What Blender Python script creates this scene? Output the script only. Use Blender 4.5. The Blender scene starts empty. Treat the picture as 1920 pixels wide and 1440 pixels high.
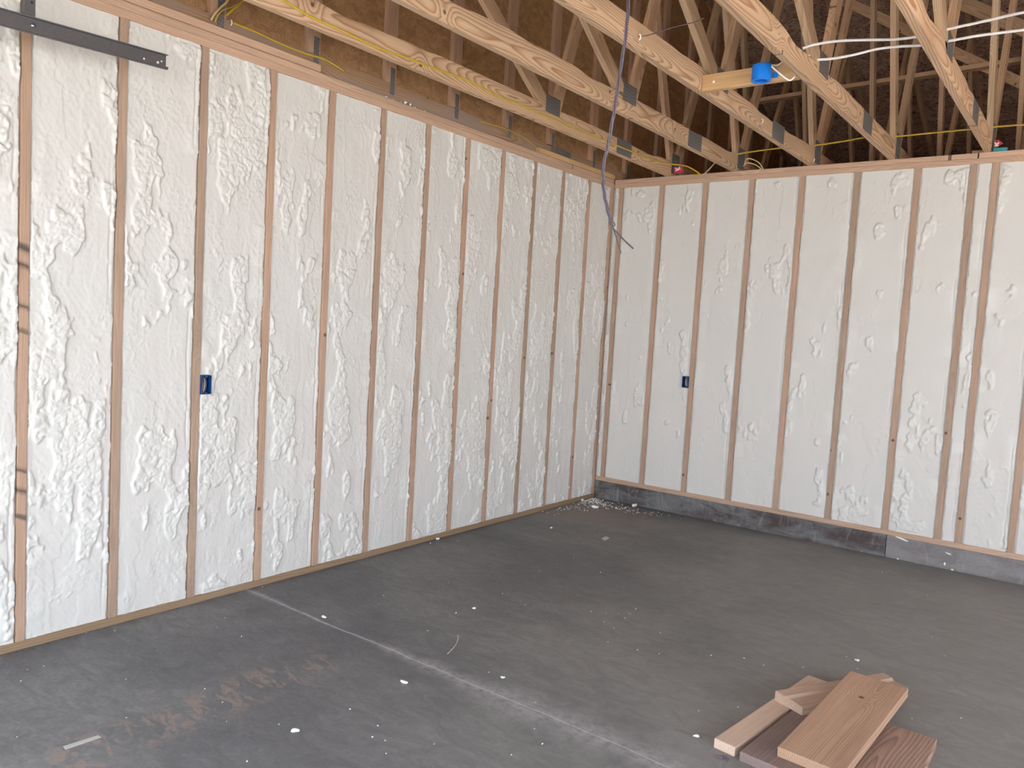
import bpy, bmesh, math, random
import numpy as np
from mathutils import Vector, Matrix

random.seed(7)
sc = bpy.context.scene
COL = sc.collection

# ------------------------------------------------------------------ camera, daylight, exposure
CAM = np.array([3.71905, -6.30802, 1.55599])
YAW, PITCH, ROLL, FPX = 0.646227, -0.0737303, 0.0575254, 1470.68


def cam_axes():
    f = np.array([-math.sin(YAW) * math.cos(PITCH), math.cos(YAW) * math.cos(PITCH), math.sin(PITCH)])
    r = np.cross(f, [0, 0, 1]); r /= np.linalg.norm(r)
    u = np.cross(r, f)
    c, s = math.cos(ROLL), math.sin(ROLL)
    return c * r + s * u, -s * r + c * u, f


RX, UX, FX = cam_axes()
cd = bpy.data.cameras.new('camera'); co = bpy.data.objects.new('camera', cd); COL.objects.link(co)
cd.sensor_width = 36.0; cd.lens = FPX * 36.0 / 1920.0; cd.clip_start = 0.02
co.matrix_world = Matrix(((RX[0], UX[0], -FX[0], CAM[0]), (RX[1], UX[1], -FX[1], CAM[1]), (RX[2], UX[2], -FX[2], CAM[2]), (0, 0, 0, 1)))
sc.camera = co

w = bpy.data.worlds.new('overcast_sky'); sc.world = w; w.use_nodes = True
w.node_tree.nodes['Background'].inputs[0].default_value = (0.86, 0.96, 1.10, 1)
w.node_tree.nodes['Background'].inputs[1].default_value = 4.0

# daylight through the open vehicle door behind the camera: an area light filling the opening
DOOR_X0, DOOR_X1, DOOR_H, FRONT_Y = 0.45, 5.75, 2.45, -7.25
ld = bpy.data.lights.new('door_daylight', 'AREA'); lo = bpy.data.objects.new('door_daylight', ld); COL.objects.link(lo)
ld.shape = 'RECTANGLE'; ld.size = DOOR_X1 - DOOR_X0; ld.size_y = DOOR_H
lo.location = ((DOOR_X0 + DOOR_X1) / 2, FRONT_Y, DOOR_H / 2)
lo.rotation_euler = (math.radians(90), 0, 0)
ld.cycles.is_portal = True
# and through an unseen side doorway, added in the right wall for frontal light
SIDE_Y0, SIDE_Y1, SIDE_H, XR = -6.5, -1.9, 2.45, 7.3
ls = bpy.data.lights.new('added_side_daylight', 'AREA'); lso = bpy.data.objects.new('added_side_daylight', ls); COL.objects.link(lso)
ls.shape = 'RECTANGLE'; ls.size = SIDE_H; ls.size_y = SIDE_Y1 - SIDE_Y0
lso.location = (XR, (SIDE_Y0 + SIDE_Y1) / 2, SIDE_H / 2)
lso.rotation_euler = (0, math.radians(90), 0)
ls.cycles.is_portal = True
# sun from beyond the roof: it lights the ground outside, never the room
sd = bpy.data.lights.new('sun', 'SUN'); so = bpy.data.objects.new('sun', sd); COL.objects.link(so)
sd.energy = 28.0; sd.angle = .01; sd.color = (1, .95, .88)
so.rotation_euler = Vector((-.25, -.60, -.85)).to_track_quat('-Z', 'Y').to_euler()

sc.view_settings.view_transform = 'Standard'
sc.view_settings.look = 'None'
sc.view_settings.gamma = 1.0
sc.view_settings.use_curve_mapping = False
sc.view_settings.exposure = 0.68
sc.cycles.use_denoising = True
sc.cycles.max_bounces = 10
sc.cycles.diffuse_bounces = 8
sc.cycles.sample_clamp_indirect = 6.0

# ------------------------------------------------------------------ measuring: where a sight line meets a real surface
def on_plane(px, py, axis, val):
    d = RX * ((px - 960) / FPX) + UX * (-(py - 720) / FPX) + FX
    t = (val - CAM[axis]) / d[axis]
    return Vector(CAM + t * d)


def floor_at(px, py, z=0.0):
    return on_plane(px, py, 2, z)


# ------------------------------------------------------------------ object helpers
WM = {}


def tag(o, label=None, cat=None, group=None, kind=None):
    if label: o['label'] = label
    if cat: o['category'] = cat
    if group: o['group'] = group
    if kind: o['kind'] = kind
    return o


def place(o, M, parent=None):
    if parent is not None:
        o.parent = parent
        o.matrix_basis = WM[parent.name].inverted() @ M
    else:
        o.matrix_basis = M
    WM[o.name] = M.copy()
    return o


def thing(name, loc, label=None, cat=None, group=None, kind=None):
    o = bpy.data.objects.new(name, None); COL.objects.link(o)
    o.empty_display_size = 0.05
    place(o, Matrix.Translation(Vector(loc)))
    return tag(o, label, cat, group, kind)


def mesh_obj(name, me, mat, M=None, parent=None):
    o = bpy.data.objects.new(name, me); COL.objects.link(o)
    if mat and not me.materials: me.materials.append(mat)
    place(o, M or Matrix.Identity(4), parent)
    return o


def bm_obj(name, bm, mat, M=None, parent=None, smooth=False):
    bmesh.ops.recalc_face_normals(bm, faces=bm.faces)
    me = bpy.data.meshes.new(name); bm.to_mesh(me); bm.free()
    if smooth:
        for p in me.polygons: p.use_smooth = True
    return mesh_obj(name, me, mat, M, parent)


def add_box(bm, c, s, bev=0.0):
    r = bmesh.ops.create_cube(bm, size=1.0)
    vs = r['verts']
    for v in vs: v.co = Vector((v.co.x * s[0] + c[0], v.co.y * s[1] + c[1], v.co.z * s[2] + c[2]))
    if bev:
        es = list({e for v in vs for e in v.link_edges})
        bmesh.ops.bevel(bm, geom=es, offset=bev, segments=2, affect='EDGES', profile=0.6)


def box(name, lo_, hi_, mat, parent=None, bev=0.0):
    lo_, hi_ = Vector(lo_), Vector(hi_)
    c = (lo_ + hi_) / 2; s = hi_ - lo_
    bm = bmesh.new(); add_box(bm, (0, 0, 0), s, bev)
    return bm_obj(name, bm, mat, Matrix.Translation(c), parent)


def frame(p0, p1, wdir):
    p0, p1 = Vector(p0), Vector(p1)
    x = (p1 - p0).normalized(); y = Vector(wdir); y = (y - x * y.dot(x)).normalized(); z = x.cross(y)
    c = (p0 + p1) / 2
    return Matrix(((x.x, y.x, z.x, c.x), (x.y, y.y, z.y, c.y), (x.z, y.z, z.z, c.z), (0, 0, 0, 1))), (p1 - p0).length


def board(name, p0, p1, width, thick, wdir, mat, parent=None, bev=0.003, wane=0.0, seed=0):
    """A sawn board: length p0-p1, width along wdir, local x runs along the grain. wane eats irregularly into the +width edge."""
    M, L = frame(p0, p1, wdir)
    bm = bmesh.new(); add_box(bm, (0, 0, 0), (L, width, thick), 0)
    if wane:
        n = int(L / 0.06)
        es = [e for e in bm.edges if abs(e.verts[0].co.x - e.verts[1].co.x) > L * .5]
        bmesh.ops.subdivide_edges(bm, edges=es, cuts=n, use_grid_fill=True)
        rr = random.Random(seed); ph = [rr.uniform(0, 6.3) for _ in range(6)]
        for v in bm.verts:
            if v.co.y > width * .4:
                x = v.co.x
                a = math.sin(1.9 * x + ph[0]) + .8 * math.sin(4.3 * x + ph[1]) + .5 * math.sin(9.7 * x + ph[2]) + .25 * math.sin(21 * x + ph[3])
                v.co.y -= max(0, a) * wane * (1.0 if v.co.z > 0 else .5)
                v.co.z -= max(0, a - .5) * wane * .35 * (1 if v.co.z > 0 else 0)
        for e in bm.edges: e.smooth = True
    elif bev:
        bmesh.ops.bevel(bm, geom=bm.edges[:], offset=bev, segments=2, affect='EDGES', profile=.6)
    return bm_obj(name, bm, mat, M, parent)


def smooth_path(pts, n=8):
    P = [Vector(p) for p in pts]
    if len(P) < 3: return P
    out = []
    for i in range(len(P) - 1):
        a, b, c, d = P[max(0, i - 1)], P[i], P[i + 1], P[min(len(P) - 1, i + 2)]
        for k in range(n):
            t = k / n
            out.append(.5 * ((2 * b) + (c - a) * t + (2 * a - 5 * b + 4 * c - d) * t * t + (3 * b - a - 3 * c + d) * t ** 3))
    out.append(P[-1])
    return out


def add_tube(bm, pts, r, segs=8, flat=1.0, n=8):
    P = smooth_path(pts, n)
    rings = []
    up = Vector((0, 0, 1))
    for i, p in enumerate(P):
        t = (P[min(i + 1, len(P) - 1)] - P[max(i - 1, 0)]).normalized()
        if i == 0:
            a = up if abs(t.dot(up)) < .9 else Vector((1, 0, 0))
            s = t.cross(a).normalized()
        else:
            s = (s - t * s.dot(t)).normalized()
        b = t.cross(s)
        rings.append([bm.verts.new(p + s * (math.cos(q) * r * flat) + b * (math.sin(q) * r)) for q in [2 * math.pi * k / segs for k in range(segs)]])
    for A, B in zip(rings, rings[1:]):
        for k in range(segs): bm.faces.new((A[k], A[(k + 1) % segs], B[(k + 1) % segs], B[k]))
    bm.faces.new(rings[0][::-1]); bm.faces.new(rings[-1])


def tube(name, pts, r, mat, parent=None, flat=1.0, segs=8, n=8):
    pts = [Vector(p) for p in pts]
    c = pts[0].copy()
    bm = bmesh.new(); add_tube(bm, [p - c for p in pts], r, segs, flat, n)
    return bm_obj(name, bm, mat, Matrix.Translation(c), parent, smooth=True)


# ------------------------------------------------------------------ node helpers
class NT:
    def __init__(s, name):
        s.m = bpy.data.materials.new(name); s.m.use_nodes = True
        s.t = s.m.node_tree; s.b = s.t.nodes['Principled BSDF']

    def n(s, typ, **kw):
        x = s.t.nodes.new(typ)
        for k, v in kw.items(): setattr(x, k, v)
        return x

    def put(s, sock, v):
        if v is None: return
        if isinstance(v, bpy.types.NodeSocket): s.t.links.new(v, sock)
        elif isinstance(v, (tuple, list)) and len(v) == 3 and sock.type == 'RGBA': sock.default_value = (*v, 1)
        else: sock.default_value = v

    def math(s, op, a, b=None, c=None, clamp=False):
        x = s.n('ShaderNodeMath', operation=op, use_clamp=clamp)
        s.put(x.inputs[0], a); s.put(x.inputs[1], b); s.put(x.inputs[2], c)
        return x.outputs[0]

    def coord(s, which='Object'):
        return s.n('ShaderNodeTexCoord').outputs[which]

    def sep(s, v):
        x = s.n('ShaderNodeSeparateXYZ'); s.put(x.inputs[0], v); return x.outputs

    def comb(s, a, b, c):
        x = s.n('ShaderNodeCombineXYZ'); s.put(x.inputs[0], a); s.put(x.inputs[1], b); s.put(x.inputs[2], c); return x.outputs[0]

    def mapping(s, v, loc=(0, 0, 0), rot=(0, 0, 0), scale=(1, 1, 1)):
        x = s.n('ShaderNodeMapping'); s.put(x.inputs[0], v)
        x.inputs[1].default_value = loc; x.inputs[2].default_value = rot; x.inputs[3].default_value = scale
        return x.outputs[0]

    def noise(s, v, scale=1., detail=3., rough=.5, dist=0., out='Fac'):
        x = s.n('ShaderNodeTexNoise'); s.put(x.inputs['Vector'], v)
        x.inputs['Scale'].default_value = scale; x.inputs['Detail'].default_value = detail
        x.inputs['Roughness'].default_value = rough; x.inputs['Distortion'].default_value = dist
        return x.outputs[out]

    def voro(s, v, scale=1., dims='3D', out='Distance', feature='F1', rnd=1.0):
        x = s.n('ShaderNodeTexVoronoi', voronoi_dimensions=dims, feature=feature); s.put(x.inputs['Vector'], v)
        x.inputs['Scale'].default_value = scale; x.inputs['Randomness'].default_value = rnd
        return x.outputs[out]

    def ramp(s, f, stops, interp='LINEAR'):
        x = s.n('ShaderNodeValToRGB'); s.put(x.inputs[0], f); cr = x.color_ramp; cr.interpolation = interp
        while len(cr.elements) < len(stops): cr.elements.new(.5)
        for e, (p, c) in zip(cr.elements, stops):
            e.position = p; e.color = (*c, 1) if isinstance(c, tuple) else (c, c, c, 1)
        return x.outputs[0]

    def mix(s, f, a, b, blend='MIX'):
        x = s.n('ShaderNodeMix', data_type='RGBA', blend_type=blend)
        s.put(x.inputs[0], f); s.put(x.inputs[6], a); s.put(x.inputs[7], b)
        return x.outputs[2]

    def sstep(s, v, a, b):
        x = s.n('ShaderNodeMapRange', interpolation_type='SMOOTHSTEP'); s.put(x.inputs[0], v)
        x.inputs[1].default_value = a; x.inputs[2].default_value = b
        return x.outputs[0]

    def bump(s, h, strength=.3, dist=.01, normal=None):
        x = s.n('ShaderNodeBump'); x.inputs['Strength'].default_value = strength; x.inputs['Distance'].default_value = dist
        s.put(x.inputs['Height'], h); s.put(x.inputs['Normal'], normal)
        return x.outputs[0]

    def done(s, color=None, rough=.6, normal=None, metal=0., spec=None):
        s.put(s.b.inputs['Base Color'], color); s.put(s.b.inputs['Roughness'], rough)
        s.put(s.b.inputs['Metallic'], metal); s.put(s.b.inputs['Normal'], normal)
        if spec is not None: s.put(s.b.inputs['Specular IOR Level'], spec)
        return s.m


def wood(name, early, late, ring=.009, contrast=.75, knots=True, grey=0.0, drift=1.0, bands=None, weather=None, spec=.25):
    N = NT(name)
    p = N.sep(N.coord())
    rnd = N.n('ShaderNodeObjectInfo').outputs['Random']
    wn = N.n('ShaderNodeTexWhiteNoise', noise_dimensions='1D'); N.put(wn.inputs['W'], N.math('MULTIPLY', rnd, 91.7))
    r = N.sep(wn.outputs['Color'])
    px = N.math('ADD', p[0], N.math('MULTIPLY', r[0], 60.))
    vx = N.comb(px, N.math('MULTIPLY', r[1], 9.), 0.)
    d1 = N.math('MULTIPLY', N.math('SUBTRACT', N.noise(vx, .9, 1.), .5), .16 * drift)
    d2 = N.math('MULTIPLY', N.math('SUBTRACT', N.noise(N.mapping(vx, loc=(3, 7, 5)), .7, 1.), .5), .30 * drift)
    dy = N.math('ADD', N.math('ADD', p[1], N.math('MULTIPLY', N.math('SUBTRACT', r[1], .5), .10)), d1)
    dz = N.math('ADD', N.math('ADD', p[2], N.math('ADD', N.math('MULTIPLY', r[2], .05), .02)), d2)
    rad = N.math('SQRT', N.math('ADD', N.math('MULTIPLY', dy, dy), N.math('MULTIPLY', dz, dz)))
    core = None
    if knots:
        kd = N.voro(N.comb(px, N.math('ADD', p[1], N.math('MULTIPLY', r[2], 5.)), 0.), 2.3, '2D')
        kb = N.math('EXPONENT', N.math('MULTIPLY', N.math('POWER', N.math('DIVIDE', kd, .13), 2.), -1.))
        rad = N.math('ADD', rad, N.math('MULTIPLY', kb, .03))
        core = N.math('SUBTRACT', 1., N.sstep(kd, .018, .032))
    rad = N.math('ADD', rad, N.math('MULTIPLY', N.noise(N.comb(N.math('MULTIPLY', px, 2.5), N.math('MULTIPLY', p[1], 14.), N.math('MULTIPLY', p[2], 14.)), 1., 2.), .012))
    s = N.math('FRACT', N.math('DIVIDE', rad, ring))
    lw = N.ramp(s, [(0., 0.), (.35, .08), (.72, .6), (.86, 1.), (.97, .25), (1., 0.)])
    fib = N.noise(N.comb(N.math('MULTIPLY', px, 5.), N.math('MULTIPLY', p[1], 190.), N.math('MULTIPLY', p[2], 190.)), 1., 3.)
    blot = N.noise(N.comb(N.math('MULTIPLY', px, 1.6), N.math('MULTIPLY', p[1], 7.), N.math('MULTIPLY', p[2], 7.)), 1., 3.)
    c = N.mix(N.math('MULTIPLY', lw, contrast), early, late)
    c = N.mix(.55, c, N.ramp(fib, [(.25, .62), (.7, 1.)]), 'MULTIPLY')
    c = N.mix(.6, c, N.ramp(blot, [(.25, .72), (.75, 1.08)]), 'MULTIPLY')
    c = N.mix(1., c, N.mix(r[2], (.88, .90, .90), (1.08, 1.03, 1.0)), 'MULTIPLY')
    if core is not None: c = N.mix(N.math('MULTIPLY', core, .8), c, (.085, .04, .02))
    if weather: c = N.mix(N.sstep(blot, .38, .62), c, weather)
    if bands:
        f = N.n('ShaderNodeMapRange'); N.put(f.inputs[0], N.math('ADD', p[0], N.math('ADD', N.math('MULTIPLY', p[1], bands[1]), N.math('MULTIPLY', N.noise(N.coord(), 40., 2.), .012))))
        f.inputs[1].default_value = bands[0][0]; f.inputs[2].default_value = bands[0][1]
        c = N.mix(N.ramp(f.outputs[0], bands[2]), c, (.035, .033, .033))
    h = N.math('ADD', N.math('MULTIPLY', fib, .5), N.math('MULTIPLY', lw, .3))
    return N.done(c, .62, N.bump(h, .25, .002), spec=spec)


M = {}
M['stud'] = wood('spruce_stud', (.53, .365, .265), (.43, .28, .19), contrast=.5, drift=.5)
M['plate'] = wood('spruce_plate', (.63, .43, .305), (.50, .32, .21), contrast=.55, drift=.6)
M['chord'] = wood('southern_pine', (.72, .50, .325), (.38, .19, .09), ring=.011, contrast=.9)
M['web'] = wood('pine_web', (.66, .46, .295), (.42, .245, .13), contrast=.7, drift=.7)
M['gable'] = wood('gable_pine', (.47, .29, .17), (.27, .14, .07), ring=.011, contrast=.85, weather=(.30, .215, .165))
M['gable_stud'] = wood('gable_stud_pine', (.58, .375, .25), (.42, .24, .14), contrast=.5, drift=.6)
M['treated'] = wood('treated_sill', (.36, .25, .155), (.23, .15, .085), contrast=.6, drift=.6)
M['blocking'] = wood('blocking_pine', (.66, .42, .21), (.52, .30, .14), contrast=.35, drift=.4)
M['lumber_pale'] = wood('pale_spruce', (.72, .56, .44), (.60, .44, .33), contrast=.4, drift=.3)
M['lumber_dark'] = wood('weathered_plank', (.30, .225, .205), (.19, .135, .125), contrast=.6, drift=.35, knots=False)
M['lumber_tan'] = wood('tan_plank', (.60, .39, .265), (.40, .22, .13), ring=.008, contrast=.7, drift=.35)
M['lumber_red'] = wood('brown_plank', (.47, .32, .245), (.23, .14, .105), ring=.013, contrast=.8, drift=1.1)
M['lumber_block'] = wood('offcut_pine', (.58, .42, .32), (.46, .31, .225), contrast=.5, drift=.3)
zc = 1.448; Lst = 2.819
def _b(z): return (z - (zc - Lst / 2)) / Lst
_st = [(0., 0.)]
for z, hw in ((.605, .008), (.721, .009), (.811, .006), (1.42, .006), (1.525, .008), (1.70, .009), (1.775, .018)):
    _st += [(_b(z - hw - .006), 0.), (_b(z - hw * .5), .8), (_b(z + hw * .5), .8), (_b(z + hw + .006), 0.)]
_st += [(1., 0.)]
M['stud_painted'] = wood('spray_marked_stud', (.51, .35, .25), (.41, .265, .18), contrast=.5, drift=.5, bands=((-Lst / 2, Lst / 2), .35, _st))


def osb(name, a, b, c_dark, stretch=(9, 26, 26), fleck=.62):
    N = NT(name)
    v = N.coord()
    warp = N.noise(v, 6., 2., out='Color')
    vv = N.n('ShaderNodeVectorMath', operation='MULTIPLY_ADD'); N.put(vv.inputs[0], warp); vv.inputs[1].default_value = (.12, .12, .12); N.put(vv.inputs[2], v)
    s1 = N.voro(N.mapping(vv.outputs[0], rot=(0.3, .2, .5), scale=stretch), 1., out='Color')
    s2 = N.voro(N.mapping(vv.outputs[0], rot=(-.6, .3, -.7), scale=(stretch[1], stretch[0] * 1.3, stretch[1])), 1., out='Color')
    k1 = N.sep(s1)[0]; k2 = N.sep(s2)[1]
    c = N.mix(N.math('MULTIPLY', N.math('ADD', k1, k2), .5), a, b)
    n = N.noise(N.mapping(v, scale=stretch), 5., 4., .7)
    c = N.mix(N.sstep(n, fleck - .05, fleck + .06), c, c_dark)
    fine = N.noise(v, 160., 3.)
    c = N.mix(.6, c, N.ramp(fine, [(.3, .6), (.7, 1.1)]), 'MULTIPLY')
    return N.done(c, .75, N.bump(N.math('ADD', k1, fine), .3, .003), spec=.2)


M['osb'] = osb('strand_board', (.33, .18, .085), (.50, .30, .145), (.06, .03, .015))
M['deck'] = osb('roof_strand_board', (.40, .235, .165), (.70, .49, .37), (.045, .022, .018), stretch=(5, 22, 22), fleck=.55)


def foam_mat():
    N = NT('spray_foam')
    v = N.coord()
    at = N.n('ShaderNodeAttribute', attribute_name='lump'); lump = at.outputs['Fac']
    big = N.noise(v, 2.2, 3.)
    smooth = N.mix(N.sstep(big, .35, .65), (.665, .632, .590), (.65, .632, .585))
    c = N.mix(N.math('MULTIPLY', lump, .55), smooth, (.70, .68, .63))
    f1 = N.noise(v, 130., 4., .6); f2 = N.noise(v, 420., 2.)
    pit = N.sstep(N.voro(v, 90.), .05, .0)
    nrm = N.bump(N.math('ADD', N.math('MULTIPLY', f1, .7), N.math('MULTIPLY', f2, .25)), .22, .004)
    rough = N.math('SUBTRACT', .60, N.math('MULTIPLY', lump, .30))
    return N.done(c, rough, nrm, spec=.35)


M['foam'] = foam_mat()


def plain(name, c, rough=.5, metal=0., var=.12, scale=60., spec=None, bump=.1):
    N = NT(name)
    n = N.noise(N.coord(), scale, 3.)
    col = N.mix(1., c, N.ramp(n, [(.3, 1 - var), (.7, 1 + var * .5)]), 'MULTIPLY')
    return N.done(col, rough, N.bump(n, bump, .002), metal, spec)


M['blue'] = plain('blue_plastic', (.0, .19, .72), .4, var=.08)
M['blue_deep'] = plain('deep_blue_plastic', (.002, .055, .20), .45, var=.1)
M['yellow'] = plain('yellow_cable_jacket', (.56, .38, .04), .4, var=.1)
M['cream'] = plain('cream_cable_jacket', (.60, .47, .24), .45, var=.1)
M['white'] = plain('white_cable_jacket', (.86, .84, .82), .4, var=.04)
M['violet'] = plain('violet_grey_wire', (.14, .115, .165), .45, var=.15)
M['plum'] = plain('plum_wire', (.13, .085, .115), .45, var=.15)
M['greywire'] = plain('grey_wire', (.115, .115, .125), .45, var=.15)
M['copper'] = plain('copper_wire', (.75, .42, .30), .4, .6)
M['ivory'] = plain('ivory_wire', (.75, .68, .62), .5)
M['red'] = plain('red_tag', (.50, .025, .05), .45)
M['teal'] = plain('teal_paint', (.02, .27, .33), .5)
M['white_print'] = plain('white_print', (.85, .82, .82), .6)
M['tape'] = plain('grey_tape', (.50, .50, .48), .6)
M['paper'] = plain('paper_scrap', (.58, .51, .51), .8)
M['chip'] = plain('foam_crumb', (.86, .85, .80), .6, var=.08, scale=200.)
M['dark'] = plain('dark_opening', (.02, .018, .02), .8)
M['drywall'] = plain('gypsum', (.45, .43, .41), .8)


def galv():
    N = NT('galvanised_steel')
    v = N.coord()
    n = N.noise(v, 60., 3.)
    c = N.mix(n, (.125, .12, .122), (.18, .172, .174))
    return N.done(c, .42, N.bump(n, .05, .001), .65)


M['steel'] = galv()
M['bolt'] = plain('zinc_bolt', (.55, .54, .53), .3, .9)


def nail_plate():
    N = NT('toothed_plate')
    p = N.sep(N.coord())
    gx = N.math('ABSOLUTE', N.math('SINE', N.math('MULTIPLY', p[0], math.pi / .0062)))
    row = N.math('FLOOR', N.math('DIVIDE', p[0], .0062))
    yy = N.math('ADD', p[1], N.math('MULTIPLY', N.math('MODULO', row, 2.), .0055))
    gy = N.math('ABSOLUTE', N.math('SINE', N.math('MULTIPLY', yy, math.pi / .021)))
    slot = N.math('MULTIPLY', N.sstep(gx, .55, .85), N.sstep(gy, .25, .5))
    n = N.noise(N.coord(), 90., 3.)
    c = N.mix(n, (.21, .205, .205), (.33, .325, .32))
    c = N.mix(N.math('MULTIPLY', slot, .85), c, (.075, .06, .05))
    return N.done(c, .5, N.bump(N.math('SUBTRACT', 1., slot), .5, .002), .5)


M['nailplate'] = nail_plate()


def floor_mat():
    N = NT('trowelled_concrete')
    v = N.coord(); p = N.sep(v)
    a = N.noise(v, .8, 5., .6, .4); b = N.noise(N.mapping(v, rot=(0, 0, .5), scale=(5, 9.5, 5)), 1., 6., .68, 1.6); c3 = N.noise(v, 55., 4., .6)
    c = N.mix(N.sstep(a, .3, .72), (.125, .127, .135), (.215, .213, .212))
    c = N.mix(.75, c, N.ramp(b, [(.22, .52), (.5, .95), (.78, 1.45)]), 'MULTIPLY')
    c = N.mix(.6, c, N.ramp(c3, [(.25, .65), (.75, 1.2)]), 'MULTIPLY')
    # slab colour lightened to the right for the light there; trowel-burned darker left
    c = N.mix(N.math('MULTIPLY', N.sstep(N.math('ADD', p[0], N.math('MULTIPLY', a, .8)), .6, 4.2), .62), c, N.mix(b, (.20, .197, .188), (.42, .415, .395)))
    # shrinkage crack with white bloom beside it
    wob = N.math('MULTIPLY', N.math('SUBTRACT', N.noise(N.comb(p[0], 0., 0.), 2.2, 3.), .5), .05)
    dist = N.math('ABSOLUTE', N.math('ADD', N.math('ADD', p[1], 3.735), wob))
    wid = N.math('MULTIPLY', N.sstep(N.noise(N.comb(p[0], 4., 0.), 1.9, 3.), .3, .7), N.math('ADD', .03, N.math('MULTIPLY', N.sstep(p[0], .2, 2.2), .15)))
    bloom = N.math('SUBTRACT', 1., N.math('DIVIDE', dist, N.math('ADD', wid, .012)), clamp=True)
    bloom = N.math('MULTIPLY', N.math('POWER', bloom, 1.3), N.math('MULTIPLY', N.sstep(N.noise(v, 24., 5., .7), .28, .66), .62))
    c = N.mix(bloom, c, (.50, .49, .51))
    c = N.mix(N.math('MULTIPLY', N.math('SUBTRACT', 1., N.sstep(dist, .0015, .0045)), N.math('MULTIPLY', N.sstep(p[0], 4.5, 3.), .75)), c, (.52, .51, .51))
    # brown boot and tyre dirt: a trail of scuffs across the near slab
    trail = N.math('ABSOLUTE', N.math('SUBTRACT', p[0], N.math('ADD', .93, N.math('MULTIPLY', a, .2))))
    tm = N.math('MULTIPLY', N.sstep(trail, .20, .04), N.math('MULTIPLY', N.sstep(p[1], -5.35, -5.1), N.sstep(p[1], -3.75, -4.2)))
    sc1 = N.noise(N.mapping(v, rot=(0, 0, .35), scale=(8, 17, 8)), 1., 5., .6, .9)
    tm = N.math('MULTIPLY', tm, N.sstep(N.noise(v, 60., 4., .7), .30, .55))
    c = N.mix(N.math('MULTIPLY', N.math('MULTIPLY', tm, N.sstep(sc1, .49, .57)), .85), c, (.30, .235, .20))
    # rusty damp patch near the far corner
    cx = N.math('SUBTRACT', p[0], .35); cy = N.math('ADD', p[1], .55)
    rr = N.math('SQRT', N.math('ADD', N.math('MULTIPLY', cx, cx), N.math('MULTIPLY', cy, cy)))
    c = N.mix(N.math('MULTIPLY', N.math('MULTIPLY', N.sstep(rr, .75, .1), N.sstep(b, .3, .6)), .5), c, (.26, .185, .135))
    # spatter of fine foam dust
    dots = N.math('MULTIPLY', N.sstep(N.voro(v, 17.), .055, .03), N.sstep(N.noise(v, 3., 2.), .5, .62))
    c = N.mix(N.math('MULTIPLY', dots, .22), c, (.5, .5, .48))
    return N.done(c, N.ramp(b, [(.2, .48), (.8, .68)]), N.bump(N.math('ADD', b, N.math('MULTIPLY', c3, .4)), .12, .004), spec=.35)


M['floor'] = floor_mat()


def curb_mat(name, base, light, dark, amt):
    N = NT(name)
    v = N.coord()
    a = N.noise(N.mapping(v, scale=(3, 3, 9)), 1., 5., .65, .5); b = N.noise(N.mapping(v, scale=(16, 16, 5)), 1., 5., .7, 1.2); g = N.noise(v, 120., 3.)
    c = N.mix(N.sstep(a, .35, .68), base, dark)
    c = N.mix(N.math('MULTIPLY', N.sstep(b, .5, .72), amt), c, light)
    c = N.mix(.5, c, N.ramp(g, [(.3, .75), (.7, 1.1)]), 'MULTIPLY')
    return N.done(c, .8, N.bump(N.math('ADD', b, g), .2, .004), spec=.2)


M['curb'] = curb_mat('stained_concrete', (.185, .185, .18), (.34, .345, .34), (.085, .062, .058), .45)
M['curb_pale'] = curb_mat('grey_concrete', (.27, .257, .247), (.40, .385, .37), (.20, .172, .17), .4)
M['apron'] = plain('outdoor_concrete', (.48, .47, .45), .85, scale=6.)

# ------------------------------------------------------------------ noise for the foam relief (real geometry)
def _h(ix, iy, seed):
    n = (ix.astype(np.int64) * 374761393 + iy.astype(np.int64) * 668265263 + seed * 974634777) & 0xFFFFFFFF
    n = ((n ^ (n >> 13)) * 1274126177) & 0xFFFFFFFF
    n = ((n ^ (n >> 16)) * 2246822519) & 0xFFFFFFFF
    return (n ^ (n >> 15)).astype(np.float64) / 4294967296.0


def perlin(x, y, seed):
    ix, iy = np.floor(x), np.floor(y); fx, fy = x - ix, y - iy
    u = fx * fx * fx * (fx * (fx * 6 - 15) + 10); v = fy * fy * fy * (fy * (fy * 6 - 15) + 10)

    def g(a, b):
        t = _h(ix + a, iy + b, seed) * 2 * np.pi
        return np.cos(t) * (fx - a) + np.sin(t) * (fy - b)
    n0 = g(0, 0) * (1 - u) + g(1, 0) * u; n1 = g(0, 1) * (1 - u) + g(1, 1) * u
    return (n0 * (1 - v) + n1 * v) * 1.5


def worley(x, y, seed):
    ix, iy = np.floor(x), np.floor(y)
    best = np.full(x.shape, 9.0)
    for a in (-1, 0, 1):
        for b in (-1, 0, 1):
            jx = _h(ix + a, iy + b, seed); jy = _h(ix + a, iy + b, seed + 17)
            best = np.minimum(best, (ix + a + jx - x) ** 2 + (iy + b + jy - y) ** 2)
    return np.sqrt(best)


def ss(x, a, b):
    t = np.clip((x - a) / (b - a), 0, 1); return t * t * (3 - 2 * t)


SPILL = .013


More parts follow.
